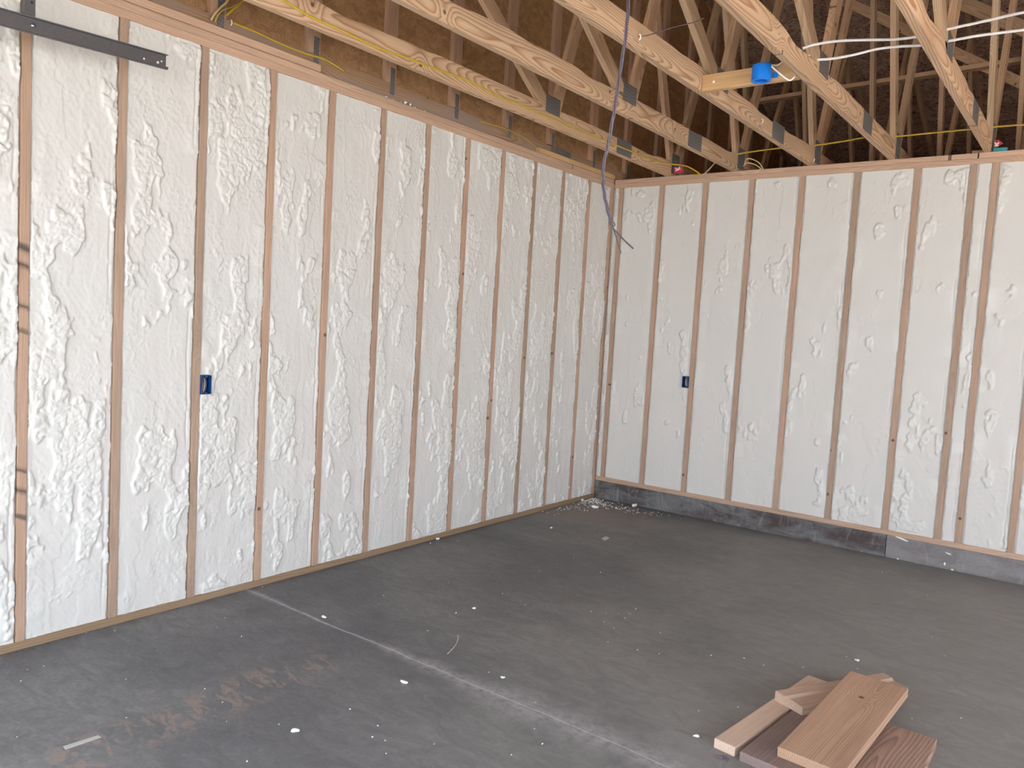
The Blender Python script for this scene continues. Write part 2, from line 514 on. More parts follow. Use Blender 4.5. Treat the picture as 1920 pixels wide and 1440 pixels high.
def foam_relief(U, V, width, seed, lumpy, H, bias=0.):
    """height of the foam skin in front of (+) or behind (-) the stud faces; U from the bay's edge, V up the wall"""
    p = lambda a, b, s: perlin(U * a + s * 3.1, V * b - s * 1.7, seed + s)
    wx = .018 * perlin(U * 22, V * 16, seed + 31) + .006 * perlin(U * 60, V * 50, seed + 32)
    wy = .018 * perlin(U * 22 + 9, V * 16, seed + 33) + .006 * perlin(U * 60, V * 50 + 5, seed + 34)
    u2, v2 = U + wx, V + wy
    m = p(4.5, 1.7, 1) + .75 * p(11, 5, 2) + .3 * p(30, 18, 3)
    m = m + bias
    mask = ss(m, .42 - lumpy, .60 - lumpy)
    d1 = np.sqrt(np.clip(1 - (worley(u2 * 25, v2 * 36, seed + 5) * 1.12) ** 2, 0, 1)); d2 = np.sqrt(np.clip(1 - (worley(u2 * 58, v2 * 78, seed + 6) * 1.15) ** 2, 0, 1))
    lumps = .50 * d1 + .30 * d2
    edge = np.minimum(U, width - U)
    rope_m = ss(p(1.0, 3.0, 8) + .6 * p(2, 9, 9), .1, .45) * ss(edge, .10, .035)
    rope = rope_m * (.6 * d1 + .25 * d2) * (.5 + lumpy)
    diag = perlin((U + .7 * V) * 46, (U * .7 - V) * 3.5, seed + 12) * ss(p(3, 1.6, 13), -.1, .3)
    flows = perlin(U * 30, V * 2.2, seed + 14)
    h = -.0085 + .003 * p(3, 1.2, 4) + .0018 * p(12, 9, 21) + .0010 * diag + .0005 * flows + .0006 * p(70, 55, 15)
    # ledges where one spray pass overlaps the next
    st = p(5, 1.1, 17) + .35 * p(14, 6, 18) + .15 * p(40, 22, 19)
    h += .0028 * ss(st, .16, .20) * (.4 + lumpy) - .0018 * ss(st, -.26, -.30)
    er = width - U - .028 - .008 * perlin(V * 3.5, U * 0, seed + 60) - .003 * perlin(V * 14, U * 0, seed + 61)
    h -= .0055 * np.exp(-(er / .004) ** 2) * ss(perlin(V * 1.3, U * 0 + 3, seed + 62), -.05, .2)
    # stray droplets on the smoother skin
    f = worley(u2 * 30, v2 * 30, seed + 70); f2 = worley(u2 * 75, v2 * 75, seed + 71); dm = ss(p(5, 4, 72), -.05, .35)
    h += dm * (.0034 * ss(f, .30, .05) + .0020 * ss(f2, .35, .05)) * (.6 + lumpy * 2)
    h += mask * (.0190 * lumps - .0040) + .0115 * rope
    # droop of runs at the stud edges
    vv = V[:, :1]
    for side in (0, 1):
        e = U if side == 0 else width - U
        sp = SPILL * .5 * (perlin(vv * 4.0, vv * 0 + side, seed + 40 + side) + .7 * perlin(vv * 15, vv * 0 + side, seed + 42 + side) + .35 * perlin(vv * 50, vv * 0, seed + 44) - .85 + lumpy * .9)
        inside = ss(-e, sp - .0015, sp + .0015)           # 1 beyond the spill line, over the stud
        near = ss(e, .020, .0)
        spill = ss(sp, .0, .003)
        h = np.where(e < 0.012, np.maximum(h, -.02 + .0235 * spill * near), h)
        h = h * (1 - inside) + (-.02) * inside
    top = np.minimum(V, H - V)
    h = np.where(top < .02, np.minimum(h, -.004 + .004 * perlin(U * 25, V * 0, seed + 50)), h)
    return np.clip(h, -.03, .016), np.clip(mask + rope_m, 0, 1)


def foam_panel(name, a, b, z0, z1, to_world, seed, lumpy, parent, step=(.006, .0075), hole=None, patches=()):
    W, H = b - a, z1 - z0
    nu = max(3, int((W + 2 * SPILL) / step[0])); nv = max(3, int(H / step[1]))
    u = np.linspace(-SPILL, W + SPILL, nu); v = np.linspace(0, H, nv)
    U, V = np.meshgrid(u, v)
    bias = 0.
    for pa, pz, sa, sz, amp in patches:
        bias = bias + amp * np.exp(-((a + U - pa) / sa) ** 2 - ((z0 + V - pz) / sz) ** 2)
    h, lump = foam_relief(U, V, W, seed, lumpy, H, bias)
    if hole is not None:      # pocket behind an outlet box
        h = np.where((np.abs(a + U - hole[0]) < .0275) & (np.abs(z0 + V - hole[1]) < .0475), -.075, h)
    P = to_world(a + U, h, z0 + V).reshape(-1, 3)
    c = P.mean(0); c = np.array(to_world(np.array([[a + W / 2]]), np.array([[0.]]), np.array([[z0]]))).reshape(3)
    P = P - c
    i = np.arange(nu * nv).reshape(nv, nu)
    F = np.stack([i[:-1, :-1], i[:-1, 1:], i[1:, 1:], i[1:, :-1]], -1).reshape(-1, 4)
    me = bpy.data.meshes.new(name)
    me.vertices.add(len(P)); me.vertices.foreach_set('co', P.astype(np.float32).ravel())
    me.loops.add(F.size); me.loops.foreach_set('vertex_index', F.astype(np.int32).ravel())
    me.polygons.add(len(F)); me.polygons.foreach_set('loop_start', np.arange(0, F.size, 4, dtype=np.int32))
    me.polygons.foreach_set('use_smooth', np.ones(len(F), dtype=bool))
    me.update(calc_edges=True)
    at = me.attributes.new('lump', 'FLOAT', 'POINT'); at.data.foreach_set('value', lump.astype(np.float32).ravel())
    return mesh_obj(name, me, M['foam'], Matrix.Translation(Vector(c)), parent)


# ------------------------------------------------------------------ the setting
HS = 2.8576          # top of studs
HP = HS + .0762      # top of the doubled top plate, where the trusses sit
D = .14              # stud depth
HC = .1674           # concrete curb under the far wall
YF = FRONT_Y

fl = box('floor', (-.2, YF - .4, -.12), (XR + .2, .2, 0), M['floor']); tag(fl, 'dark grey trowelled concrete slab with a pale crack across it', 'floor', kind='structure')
# keep the floor's texture space in room coordinates
fl.data.transform(WM[fl.name]); place(fl, Matrix.Identity(4))
ap = box('ground', (-14, YF - 22, -.30), (34, 10, -.13), M['apron']); tag(ap, 'pale concrete apron outside the open vehicle door', 'ground', kind='structure')

# ---- left wall
wl = thing('wall_left', (0, -3.6, 0), 'long framed wall on the left packed with lumpy white spray foam between studs', 'wall', kind='structure')
SY = [-(0.00769 + .4064 * (13 - k)) for k in range(-5, 13)] + [-.022]     # stud centres, near to far
sy_first = SY[0]
for i, y in enumerate(SY):
    k = i - 5
    board('stud', (-D / 2, y, .038), (-D / 2, y, HS), .038, D, (0, 1, 0), M['stud_painted'] if k == 1 else M['stud'], wl, .002)
board('sole_plate', (-D / 2, YF, .019), (-D / 2, 0, .019), D, .038, (1, 0, 0), M['treated'], wl, .002)
board('top_plate', (-D / 2, YF, HS + .019), (-D / 2, 0, HS + .019), D, .038, (1, 0, 0), M['plate'], wl, .002)
board('top_plate', (-D / 2 - .003, YF, HS + .0575), (-D / 2 - .003, -.001, HS + .0575), D, .037, (1, 0, 0), M['plate'], wl, .003)
LUMPY = {0: .22, 1: .12, 2: .08, 3: .16, 4: .10, 5: .08, 6: .14, 7: .10, 8: .18, 9: .14, 10: .16, 11: .14, 12: .14}
# where the spray came out in popcorn clusters: (sight point, half width, half height, strength)
SPOTS = [(140, 790, .09, .20, .8), (150, 860, .07, .10, .5), (135, 425, .05, .07, .6), (165, 1000, .05, .08, .6), (150, 640, .08, .06, .4), (295, 580, .06, .13, .7), (280, 825, .08, .12, .7), (320, 970, .04, .10, .6), (300, 500, .08, .04, .5),
         (455, 230, .07, .22, .9), (450, 340, .06, .12, .8), (440, 500, .09, .09, .9), (440, 610, .08, .15, .8), (430, 835, .07, .12, .8), (400, 430, .08, .05, .5), (470, 950, .04, .10, .6), (580, 350, .04, .10, .7), (560, 570, .06, .10, .7), (540, 800, .08, .13, .7), (550, 950, .06, .06, .5),
         (645, 500, .06, .10, .8), (645, 610, .06, .12, .8), (640, 790, .08, .20, .8), (650, 900, .06, .08, .6), (760, 300, .09, .14, .8), (750, 630, .07, .10, .7), (740, 790, .08, .28, .8), (830, 525, .06, .08, .7), (820, 800, .08, .25, .8), (850, 300, .05, .12, .6),
         (905, 300, .08, .14, 1.), (910, 520, .06, .12, .7), (890, 830, .08, .25, .7), (965, 350, .08, .10, .7), (960, 690, .09, .35, .7), (960, 850, .09, .2, .7), (1020, 380, .06, .10, .6), (1010, 700, .09, .35, .6), (1060, 650, .08, .3, .6), (1100, 600, .08, .3, .5)]
SPOT_Y = [(on_plane(a, b, 0, 0.).y, on_plane(a, b, 0, 0.).z, c, d, e) for a, b, c, d, e in SPOTS]
for i in range(len(SY) - 1):
    k = i - 5
    vis = k >= 0
    foam_panel('spray_foam', SY[i] + .019, SY[i + 1] - .019, .038, HS, lambda a, h, z: np.stack([h, a, z], -1), 100 + i * 7, LUMPY.get(k, .25), wl,
               (.0046, .0052) if vis else (.03, .04), (SY[8] + .019 + .030, 1.160) if i == 8 else None, SPOT_Y if vis else ())
box('sheathing', (-D - .012, YF, 0), (-D, .2, HP), M['osb'], wl)

# ---- far wall on its concrete curb
wb = thing('wall_back', (1.8, 0, HC), 'framed far wall with smooth white spray foam standing on a concrete curb', 'wall', kind='structure')
SX = [.073, .4785, .886, 1.289, 1.690, 2.098, 2.510, 2.860, 2.993, 3.308, 3.72] + [3.72 + .4064 * k for k in range(1, 9)]
for x in SX:
    board('stud', (x, D / 2, HC + .038), (x, D / 2, HS), .038, D, (1, 0, 0), M['stud'], wb, .002)
board('sole_plate', (0.002, D / 2, HC + .019), (XR, D / 2, HC + .019), D, .038, (0, 1, 0), M['plate'], wb, .002)
board('top_plate', (.002, D / 2, HS + .019), (XR, D / 2, HS + .019), D, .038, (0, 1, 0), M['plate'], wb, .002)
XS = on_plane(1834, 295, 1, 0.).x
board('top_plate', (.002, D / 2 + .002, HS + .0575), (XS - .004, D / 2 + .002, HS + .0575), D, .037, (0, 1, 0), M['plate'], wb, .003)
board('top_plate', (XS + .004, D / 2 + .002, HS + .0575), (XR, D / 2 + .002, HS + .0575), D, .038, (0, 1, 0), M['plate'], wb, .002)
EX = [0.] + SX
SPOTS_B = [(1645, 430, .05, .10, 1.), (1630, 640, .05, .08, .7), (1530, 945, .10, .05, .7), (1600, 960, .10, .04, .6), (1725, 985, .12, .05, .7), (1860, 900, .10, .10, .5), (1560, 345, .05, .04, .9), (1700, 340, .05, .04, .8), (1850, 800, .05, .15, .6), (1200, 365, .05, .03, .9), (1450, 345, .06, .04, .7), (1780, 330, .05, .05, .7), (1540, 640, .03, .15, .5)]
SPOT_X = [(on_plane(a, b, 1, 0.).x, on_plane(a, b, 1, 0.).z, c, d, e + .05) for a, b, c, d, e in SPOTS_B]
for i in range(len(EX) - 1):
    a = (EX[i] + .019) if i else .002
    vis = EX[i] < 3.7
    foam_panel('spray_foam', a, EX[i + 1] - .019, HC + .038, HS, lambda u, h, z: np.stack([u, -h, z], -1), 700 + i * 11, -.18 if i else .3, wb,
               (.0062, .0075) if vis else (.03, .04), (.886 - .019 - .030, 1.160) if i == 2 else None, SPOT_X if vis else ())
box('sheathing', (-.1, D, 0), (XR, D + .012, HP), M['osb'], wb)
XJ = on_plane(1659, 1040, 1, .006).x
cb = box('trim_1', (-.02, .006, 0), (XJ - .002, .2, HC), M['curb'], None, .003); tag(cb, 'dark stained stretch of concrete curb under the far wall, from the corner', 'curb', kind='structure')
cb2 = box('trim_2', (XJ + .002, .004, 0), (XR, .2, HC), M['curb_pale'], None, .003); tag(cb2, 'paler grey stretch of concrete curb under the far wall', 'curb', kind='structure')

# ---- walls out of the picture that close the room
wr = thing('wall_right', (XR, -3.6, 0), 'white foamed wall closing the room on the right', 'wall', kind='structure')
box('wall_panel', (XR, YF, 0), (XR + .14, SIDE_Y0, HP), M['foam'], wr)
box('wall_panel', (XR, SIDE_Y1, 0), (XR + .14, .2, HP), M['foam'], wr)
box('door_header', (XR, SIDE_Y0, SIDE_H), (XR + .14, SIDE_Y1, HP), M['plate'], wr)  # header of the added, unseen side doorway
wf = thing('wall_front', ((DOOR_X0 + DOOR_X1) / 2, YF, 0), 'front wall with the open vehicle door', 'wall', kind='structure')
box('wall_panel', (-.14, YF - .14, 0), (DOOR_X0, YF, HP), M['foam'], wf)
box('wall_panel', (DOOR_X1, YF - .14, 0), (XR, YF, HP), M['foam'], wf)
box('door_header', (DOOR_X0, YF - .14, DOOR_H), (DOOR_X1, YF, HP), M['plate'], wf)

# ---- roof
RY, RZ, PITCHR = .1, 5.9, .395
EY = 7.4
def zroof(y): return RZ - PITCHR * abs(y - RY)
for nm, y0, y1, lab in (('roof_deck', -EY, RY, 'underside of the roof deck on the door side of the ridge'), ('roof_deck', RY, EY, 'dark strand board roof deck sloping down behind the far wall')):
    bm = bmesh.new()
    vs = [bm.verts.new(c) for c in ((-.3, y0, zroof(y0)), (XR + .3, y0, zroof(y0)), (XR + .3, y1, zroof(y1)), (-.3, y1, zroof(y1)))]
    vt = [bm.verts.new(v.co + Vector((0, 0, .018))) for v in vs]
    bm.faces.new(vs); bm.faces.new(vt[::-1])
    for k in range(4): bm.faces.new((vs[k], vs[(k + 1) % 4], vt[(k + 1) % 4], vt[k]))
    o = bm_obj(nm, bm, M['deck']); tag(o, lab, 'roof', kind='structure')
bm = bmesh.new()
prof = [(-EY, HP - .1), (EY, HP - .1), (EY, zroof(EY)), (RY, RZ), (-EY, zroof(-EY))]
A_ = [bm.verts.new((-.082, y, z)) for y, z in prof]; B_ = [bm.verts.new((-.070, y, z)) for y, z in prof]
bm.faces.new(A_[::-1]); bm.faces.new(B_)
for k in range(5): bm.faces.new((A_[k], A_[(k + 1) % 5], B_[(k + 1) % 5], B_[k]))
o = bm_obj('wall_gable', bm, M['osb']); tag(o, 'brown strand board gable sheathing above the left wall', 'wall', kind='structure')
o = box('wall_eave', (-.3, EY, HP - .2), (XR + .3, EY + .02, zroof(EY) + .02), M['deck']); tag(o, 'closed eave at the far foot of the roof', 'wall', kind='structure')
o = box('wall_fascia', (-.3, -EY - .02, HP - .2), (XR + .3, -EY, zroof(-EY) + .02), M['deck']); tag(o, 'closed eave over the vehicle door', 'wall', kind='structure')
o = box('ceiling', (-.1, .2, HP - .016), (XR, EY, HP - .002), M['drywall']); tag(o, 'ceiling of the room beyond the far wall, seen edge on', 'ceiling', kind='structure')
o = box('wall_gable_right', (XR + .14, -EY, HP), (XR + .16, EY, RZ), M['osb']); tag(o, 'gable sheathing at the right end of the roof', 'wall', kind='structure')

# ------------------------------------------------------------------ roof trusses
CH = .127            # bottom chord height
TX = [.51, 1.105, 1.725, 2.305, 2.915, 3.52]
JB = [-5.65, -1.82, .09, 2.0, 3.9, 5.8]
JT = [-3.75, -.95, 1.12, 2.95, 4.85]


def plate(name, x, y0, y1, z0, z1, parent):
    """a pressed steel connector: local x along the chord, y up"""
    bm = bmesh.new(); add_box(bm, (0, 0, 0), (y1 - y0, z1 - z0, .0016))
    Mx = Matrix(((0, 0, 1, x), (1, 0, 0, (y0 + y1) / 2), (0, 1, 0, (z0 + z1) / 2), (0, 0, 0, 1)))
    return bm_obj(name, bm, M['nailplate'], Mx, parent)


def web(x, ya, za, yb, zb, parent, name='web', mat='web'):
    d = Vector((0, yb - ya, zb - za)).normalized()
    wd = Vector((0, -d.z, d.y))
    return board(name, (x, ya, za), (x, yb, zb), .089, .038, wd, M[mat], parent, .002)


def truss(xl, label, seed, far_only=False):
    xc = xl + .019
    t = thing('roof_truss', (xc, 0, HP), label, 'roof truss', 'pine roof trusses across the room')
    board('bottom_chord', (xc, -EY + .1, HP + CH / 2), (xc, EY - .1, HP + CH / 2), CH, .038, (0, 0, 1), M['chord'], t, wane=.010, seed=seed)
    for sgn in (-1, 1):
        y1 = RY + sgn * (EY - .1 - abs(RY))
        board('top_chord', (xc, RY, zroof(RY) - .055), (xc, y1, zroof(y1) - .055), .089, .038, (0, 0, 1), M['web'], t, .002)
    zb = HP + CH - .02
    J = sorted([(y, 0) for y in JB] + [(y, 1) for y in JT])
    for (ya, ka), (yb, kb) in zip(J, J[1:]):
        z = lambda y, k: (zroof(y) - .09) if k else zb
        # webs meet side by side at a joint, not inside one another
        off = .045
        pa, pb = (ya + off, z(ya, ka)), (yb - off, z(yb, kb))
        web(xc, pa[0], pa[1], pb[0], pb[1], t)
    for xf in (xl - .0006, xl + .0386):
        plate('connector_plate', xf, -1.905, -1.735, HP + .082, HP + .195, t)
        plate('connector_plate', xf, -.935, -.700, HP + .006, HP + CH - .003, t)
        plate('connector_plate', xf, .02, .17, HP + .03, HP + .20, t)
        plate('connector_plate', xf, 1.92, 2.08, HP + .03, HP + .19, t)
    return t


TL = ['pine roof truss nearest the gable, a yellow cable stapled along its bottom chord',
      'pine roof truss behind the dangling twisted wires, second out from the gable',
      'pine roof truss that carries the left end of the block with the blue box',
      'pine roof truss that carries the right end of the block with the blue box',
      'pine roof truss whose bottom chord meets the far wall beside the teal scrap',
      'pine roof truss furthest from the gable, only its far webs in view']
trusses = [truss(x, l, 11 + 3 * i) for i, (x, l) in enumerate(zip(TX, TL))]

# gable truss: flat studs on strand board
XG = -.050
gt = thing('gable_truss', (XG, 0, HP), 'gable end truss with flat studs against brown strand board, on the left wall', 'roof truss')
board('bottom_chord', (XG, -EY + .1, HP + .052), (XG, EY - .1, HP + .052), .104, .038, (0, 0, 1), M['gable'], gt, wane=.006, seed=5)
for sgn in (-1, 1):
    y1 = RY + sgn * (EY - .1 - abs(RY))
    board('top_chord', (XG, RY, zroof(RY) - .055), (XG, y1, zroof(y1) - .055), .089, .038, (0, 0, 1), M['gable'], gt, .002)
GY = [-5.85, -5.22, -4.60, -3.99, -3.385, -2.785, -2.17, -1.56, -.985, -.34, .27, .88, 1.49, 2.1, 2.7, 3.3, 3.9, 4.5]
for y in GY:
    board('gable_stud', (XG, y, HP + .104), (XG, y, zroof(y) - .10), .089, .038, (0, 1, 0), M['gable_stud'], gt, .002)
    plate('connector_plate', XG + .0198, y - .005, y + .034, HP + .035, HP + .20, gt)
plate('connector_plate', XG + .0200, -.93, -.70, HP + .012, HP + .10, gt)

# braces nailed across the webs beyond the far wall
def brace(px0, px1, y, ext0, ext1, label, wdt=.089, flat=True):
    a, b = on_plane(*px0, 1, y), on_plane(*px1, 1, y)
    d = b - a
    a, b = a - d * ext0, b + d * ext1
    o = board('lateral_brace', a, b, wdt, .038, (0, 1, 0) if flat else (0, 0, 1), M['web'], None, .002)
    return tag(o, label, 'brace')

brace((1400, 193), (1710, 145), 1.74, .15, .9, 'level pine brace running across the truss webs beyond the far wall')
brace((1590, 6), (1905, 152), 1.87, .35, .6, 'slanting pine brace crossing the webs above the white cables', flat=False)
brace((1770, -8), (1920, 55), 1.98, .4, 1.2, 'steeper brown brace at the upper right, higher than the other slanting brace', .12, flat=False)

# boards nailed on top of the left wall's plate
n0 = on_plane(600, 126, 0, 0.).y
o = board('nailer_board', (-.008, -6.9, HP + .0195), (-.008, n0, HP + .0195), .036, .038, (1, 0, 0), M['plate'], None, .003); tag(o, 'pine nailer lying on the top plate near the steel track, its sawn end showing', 'board')
n1 = on_plane(1010, 282, 0, 0.).y
o = board('nailer_board', (-.009, n1, HP + .0195), (-.009, -.01, HP + .0195), .036, .038, (1, 0, 0), M['blocking'], None, .003); tag(o, 'pale pine nailer lying on the top plate next to the room corner', 'board')

# ------------------------------------------------------------------ blocking with the round ceiling box
yb = -2.10
bl = thing('wood_blocking', (2.03, yb, HP), 'yellowish pine block fixed between two trusses, holding the round blue box', 'wood block')
board('block_board', (1.764, yb + .019, HP + .045), (2.304, yb + .019, HP + .045), .089, .038, (0, 0, 1), M['blocking'], bl, .002)
tube('screw_head', [(1.832, yb + .0005, HP + .044), (1.832, yb - .003, HP + .044)], .007, M['white_print'], bl, segs=12, n=1)
bx = on_plane(1428, 146, 1, yb - .045).x
RB = .05
cbx = thing('ceiling_box', (bx, yb - RB - .001, HP), 'round bright blue plastic ceiling box on the pine block', 'electrical box')
def lathe_shell(profile, segs=40):
    bm = bmesh.new(); rings = []
    for r, z in profile:
        rings.append([bm.verts.new((r * math.cos(2 * math.pi * k / segs), r * math.sin(2 * math.pi * k / segs), z)) for k in range(segs)])
    for A, B in zip(rings, rings[1:]):
        for k in range(segs): bm.faces.new((A[k], A[(k + 1) % segs], B[(k + 1) % segs], B[k]))
    return bm, rings
bm, rings = lathe_shell([(.0, .078), (RB - .002, .078), (RB, .074), (RB, -.004), (RB - .014, -.004), (RB - .016, 0.), (RB - .004, .004), (RB - .004, .070), (.0, .070)])
bm_obj('box_shell', bm, M['blue'], Matrix.Translation((bx, yb - RB - .001, HP - .004)), cbx, smooth=False)
for sx in (-1, 1):
    bm = bmesh.new(); add_box(bm, (sx * (RB - .008), .0, -.003), (.018, .018, .005), .002)
    bm_obj('screw_lug', bm, M['blue'], Matrix.Translation((bx, yb - RB - .001, HP - .002)), cbx)
bm = bmesh.new(); add_box(bm, (0, 0, 0), (.03, .006, .028), .002)
bm_obj('mounting_ear', bm, M['blue'], Matrix.Translation((bx + RB + .008, yb - .005, HP + .030)), cbx)
bm = bmesh.new(); add_box(bm, (0, 0, 0), (.022, .02, .012), .002)
bm_obj('cable_entry', bm, M['blue'], Matrix.Translation((bx + RB * .55, yb - .05, HP + .079)), cbx)
tube('wire', [(bx - .02, yb - .05, HP + .01), (bx, yb - .07, HP - .001), (bx + .024, yb - .05, HP + .01)], .0022, M['ivory'], cbx)
tube('wire', [(bx - .018, yb - .04, HP + .016), (bx + .004, yb - .055, HP + .004), (bx + .02, yb - .035, HP + .02)], .0018, M['copper'], cbx)

# white sheathed cables
c0 = Vector((bx + RB * .7, yb - .05, HP + .078))
o = tube('white_cable', [c0, on_plane(1462, 138, 1, yb - .05), on_plane(1478, 150, 1, yb - .04), on_plane(1487, 147, 1, yb - .03), on_plane(1492, 137, 1, yb + .0), (2.29, yb + .06, HP + .118), (2.32, yb + .10, HP + .142)], .0042, M['white'], flat=.6, n=10)
tag(o, 'white cable hanging in a loop out of the blue ceiling box', 'cable')
o = tube('white_cable', [c0 + Vector((-.01, .02, .008)), on_plane(1456, 123, 1, yb - .02), on_plane(1466, 117, 1, yb - .01), on_plane(1480, 112, 1, yb + .02), (2.30, yb + .10, HP + .15)], .003, M['white'], flat=.6, n=10)
tag(o, 'thin white cable rising from the blue ceiling box to the truss', 'cable')
zt = HP + CH + .006
o = tube('white_cable', [on_plane(1505, 91, 0, 2.32)] + [on_plane(px, py, 1, y) for px, py, y in ((1525, 84, -2.09), (1570, 77, -2.03), (1620, 75, -1.98), (1675, 74, -1.95), (1718, 69, -1.95), (1763, 58, -1.95), (1840, 41, -1.95), (1920, 23, -1.95), (2010, 5, -1.95))], .0068, M['white'], flat=.6)
tag(o, 'upper of two white cables strung across the truss chords at the right', 'cable')
o = tube('white_cable', [on_plane(px, py, 1, y) for px, py, y in ((1529, 112, -1.945), (1560, 110, -1.93), (1600, 103, -1.92), (1645, 92, -1.91), (1690, 87, -1.90), (1727, 85, -1.895), (1772, 78, -1.89), (1800, 73, -1.89), (1840, 66, -1.89), (1920, 56, -1.89), (2010, 45, -1.89))], .0068, M['white'], flat=.6)
tag(o, 'lower of two white cables strung across the truss chords at the right', 'cable')

# yellow sheathed cables
XA = TX[0] + .038
o = tube('yellow_cable', [on_plane(*q, 0, XA + .006) for q in ((470, -30), (530, 0), (580, 30), (640, 57), (700, 86), (760, 108), (830, 134), (880, 152), (925, 176), (975, 196), (1040, 225), (1105, 252), (1170, 278), (1215, 296), (1243, 305))] + [on_plane(*q, 1, -.01) for q in ((1262, 308), (1285, 311), (1300, 318), (1311, 327))] + [Vector((.70, .02, HP - .004))], .0062, M['yellow'], flat=.5)
tag(o, 'yellow cable stapled along the chord of the truss nearest the gable', 'cable')
XW = -.028
o = tube('yellow_cable', [on_plane(*q, 0, XW + .005) for q in ((437, 43), (470, 56), (505, 72), (540, 88), (575, 101), (610, 112), (645, 133))], .0062, M['yellow'], flat=.5)
tag(o, 'short yellow cable sagging along the gable chord behind the near nailer', 'cable')
o = tube('yellow_cable', [on_plane(*q, 0, XW + .02) for q in ((402, 41), (408, 30), (418, 19), (436, 13), (452, 5), (470, -8))], .0062, M['yellow'], flat=.5)
tag(o, 'yellow cable bowing up from the top plate over a gable stud plate', 'cable')
o = tube('yellow_cable', [on_plane(*q, 0, XW + .02) for q in ((396, 38), (403, 26), (414, 14), (424, 5), (432, -6))], .0058, M['cream'], flat=.5)
tag(o, 'paler yellow cable rising steeply from the top plate beside a gable stud', 'cable')
o = tube('yellow_cable', [on_plane(*q, 0, XW + .012) for q in ((425, 29), (437, 18), (450, 8), (463, -4))], .0055, M['yellow'], flat=.5)
tag(o, 'yellow cable reaching from the gable stud up to the next truss', 'cable')
o = tube('yellow_cable', [on_plane(*q, 0, XW + .006) for q in ((900, 227), (925, 234), (955, 244), (985, 260), (1012, 281), (1040, 292), (1075, 304), (1120, 318), (1150, 326))], .0046, M['yellow'], flat=.5)
tag(o, 'thin yellow cable drooping along the top plate towards the room corner', 'cable')
o = tube('yellow_cable', [on_plane(*q, 1, -.006) for q in ((1318, 328), (1328, 319), (1340, 306), (1350, 298))] + [Vector((1.10, -.0, HP + .10))], .005, M['cream'], flat=.6)
tag(o, 'short cream cable slanting up from the far plate to the second truss', 'cable')
o = tube('yellow_cable', [on_plane(*q, 1, .0) for q in ((1376, 290), (1420, 283), (1470, 277), (1523, 273), (1575, 266), (1630, 257), (1680, 256), (1750, 249), (1815, 243), (1862, 238), (1920, 234), (2000, 229))], .0062, M['yellow'], flat=.6)
tag(o, 'yellow cable strung level over the far top plate from truss to truss', 'cable')
for pts, lab in ((((1396, 308), (1400, 298), (1412, 299), (1424, 306), (1432, 319)), 'outer cream cable loop over the far top plate'),
                 (((1394, 312), (1399, 306), (1408, 306), (1420, 311), (1430, 320)), 'inner cream cable loop over the far top plate')):
    o = tube('yellow_cable', [on_plane(*q, 1, -.004) for q in pts], .0046, M['cream'], flat=.6); tag(o, lab, 'cable')

# staples holding cable
for q, pl, v, lab in (((433, 43), 0, XW + .004, 'white staple at the start of the cable on the gable chord'),
                      ((1428, 227), 0, TX[2] + .042, 'white staple beside a knot on the truss left of the blue box'),
                      ((1525, 300), 0, TX[2] + .042, 'white staple low on the truss where it reaches the far wall'),
                      ((1198, 70), 0, TX[2] + .042, 'white staple pinning a thin brown wire to a truss chord')):
    p = on_plane(*q, pl, v)
    bm = bmesh.new(); add_tube(bm, [(0, 0, .012), (.006, 0, .010), (.009, 0, 0), (.006, 0, -.010), (0, 0, -.012)], .0036, 6)
    o = bm_obj('cable_staple', bm, M['white'], Matrix.Translation(p), None, True); tag(o, lab, 'staple')

p0 = on_plane(1198, 68, 0, TX[2] + .046)
o = tube('thin_wire', [p0, on_plane(1215, 66, 0, TX[2] + .07), on_plane(1260, 52, 0, TX[2] + .3), on_plane(1300, 42, 0, TX[2] + .45), (2.30, on_plane(1320, 34, 0, 2.30).y, on_plane(1320, 34, 0, 2.30).z)], .0022, M['plum'])
tag(o, 'thin dark brown wire reaching from a truss staple to the next truss', 'wire')

# ------------------------------------------------------------------ dangling twisted wires
YWp = -3.30
WP = [Vector((1.90, YWp, zroof(YWp) - .02)), Vector((1.94, YWp, 3.75))] + [on_plane(*q, 1, YWp) for q in ((1186, -60), (1179, 0), (1174, 60), (1165, 120), (1156, 180), (1148, 230), (1139, 275), (1132, 310), (1131, 340), (1134, 370), (1141, 400), (1147, 422))]
hw = thing('hanging_wires', WP[-1], 'bundle of twisted violet-grey wires dangling from the roof in front of the corner', 'wire')
sp = smooth_path(WP, 10)
for k, mt in ((0, 'violet'), (1, 'plum'), (2, 'greywire')):
    pts = []
    for i, p in enumerate(sp):
        a = i * .26 + k * 2.094
        pts.append(p + Vector((math.cos(a) * .0048, math.sin(a) * .0048, 0)))
    tube('wire_strand', pts, .0035, M[mt], hw, n=2)
j = WP[-1]
tube('wire_end', [j, on_plane(1153, 432, 1, YWp), on_plane(1170, 450, 1, YWp - .02), on_plane(1187, 466, 1, YWp - .04)], .0034, M['greywire'], hw)
tube('wire_end', [j + Vector((-.004, 0, 0)), on_plane(1151, 432, 1, YWp), on_plane(1158, 454, 1, YWp - .01), on_plane(1164, 475, 1, YWp - .02)], .0034, M['greywire'], hw)
tube('wire_loop', [j, on_plane(1145, 415, 1, YWp), on_plane(1150, 417, 1, YWp), on_plane(1153, 421, 1, YWp), on_plane(1151, 424, 1, YWp), on_plane(1147, 422, 1, YWp)], .0028, M['plum'], hw)

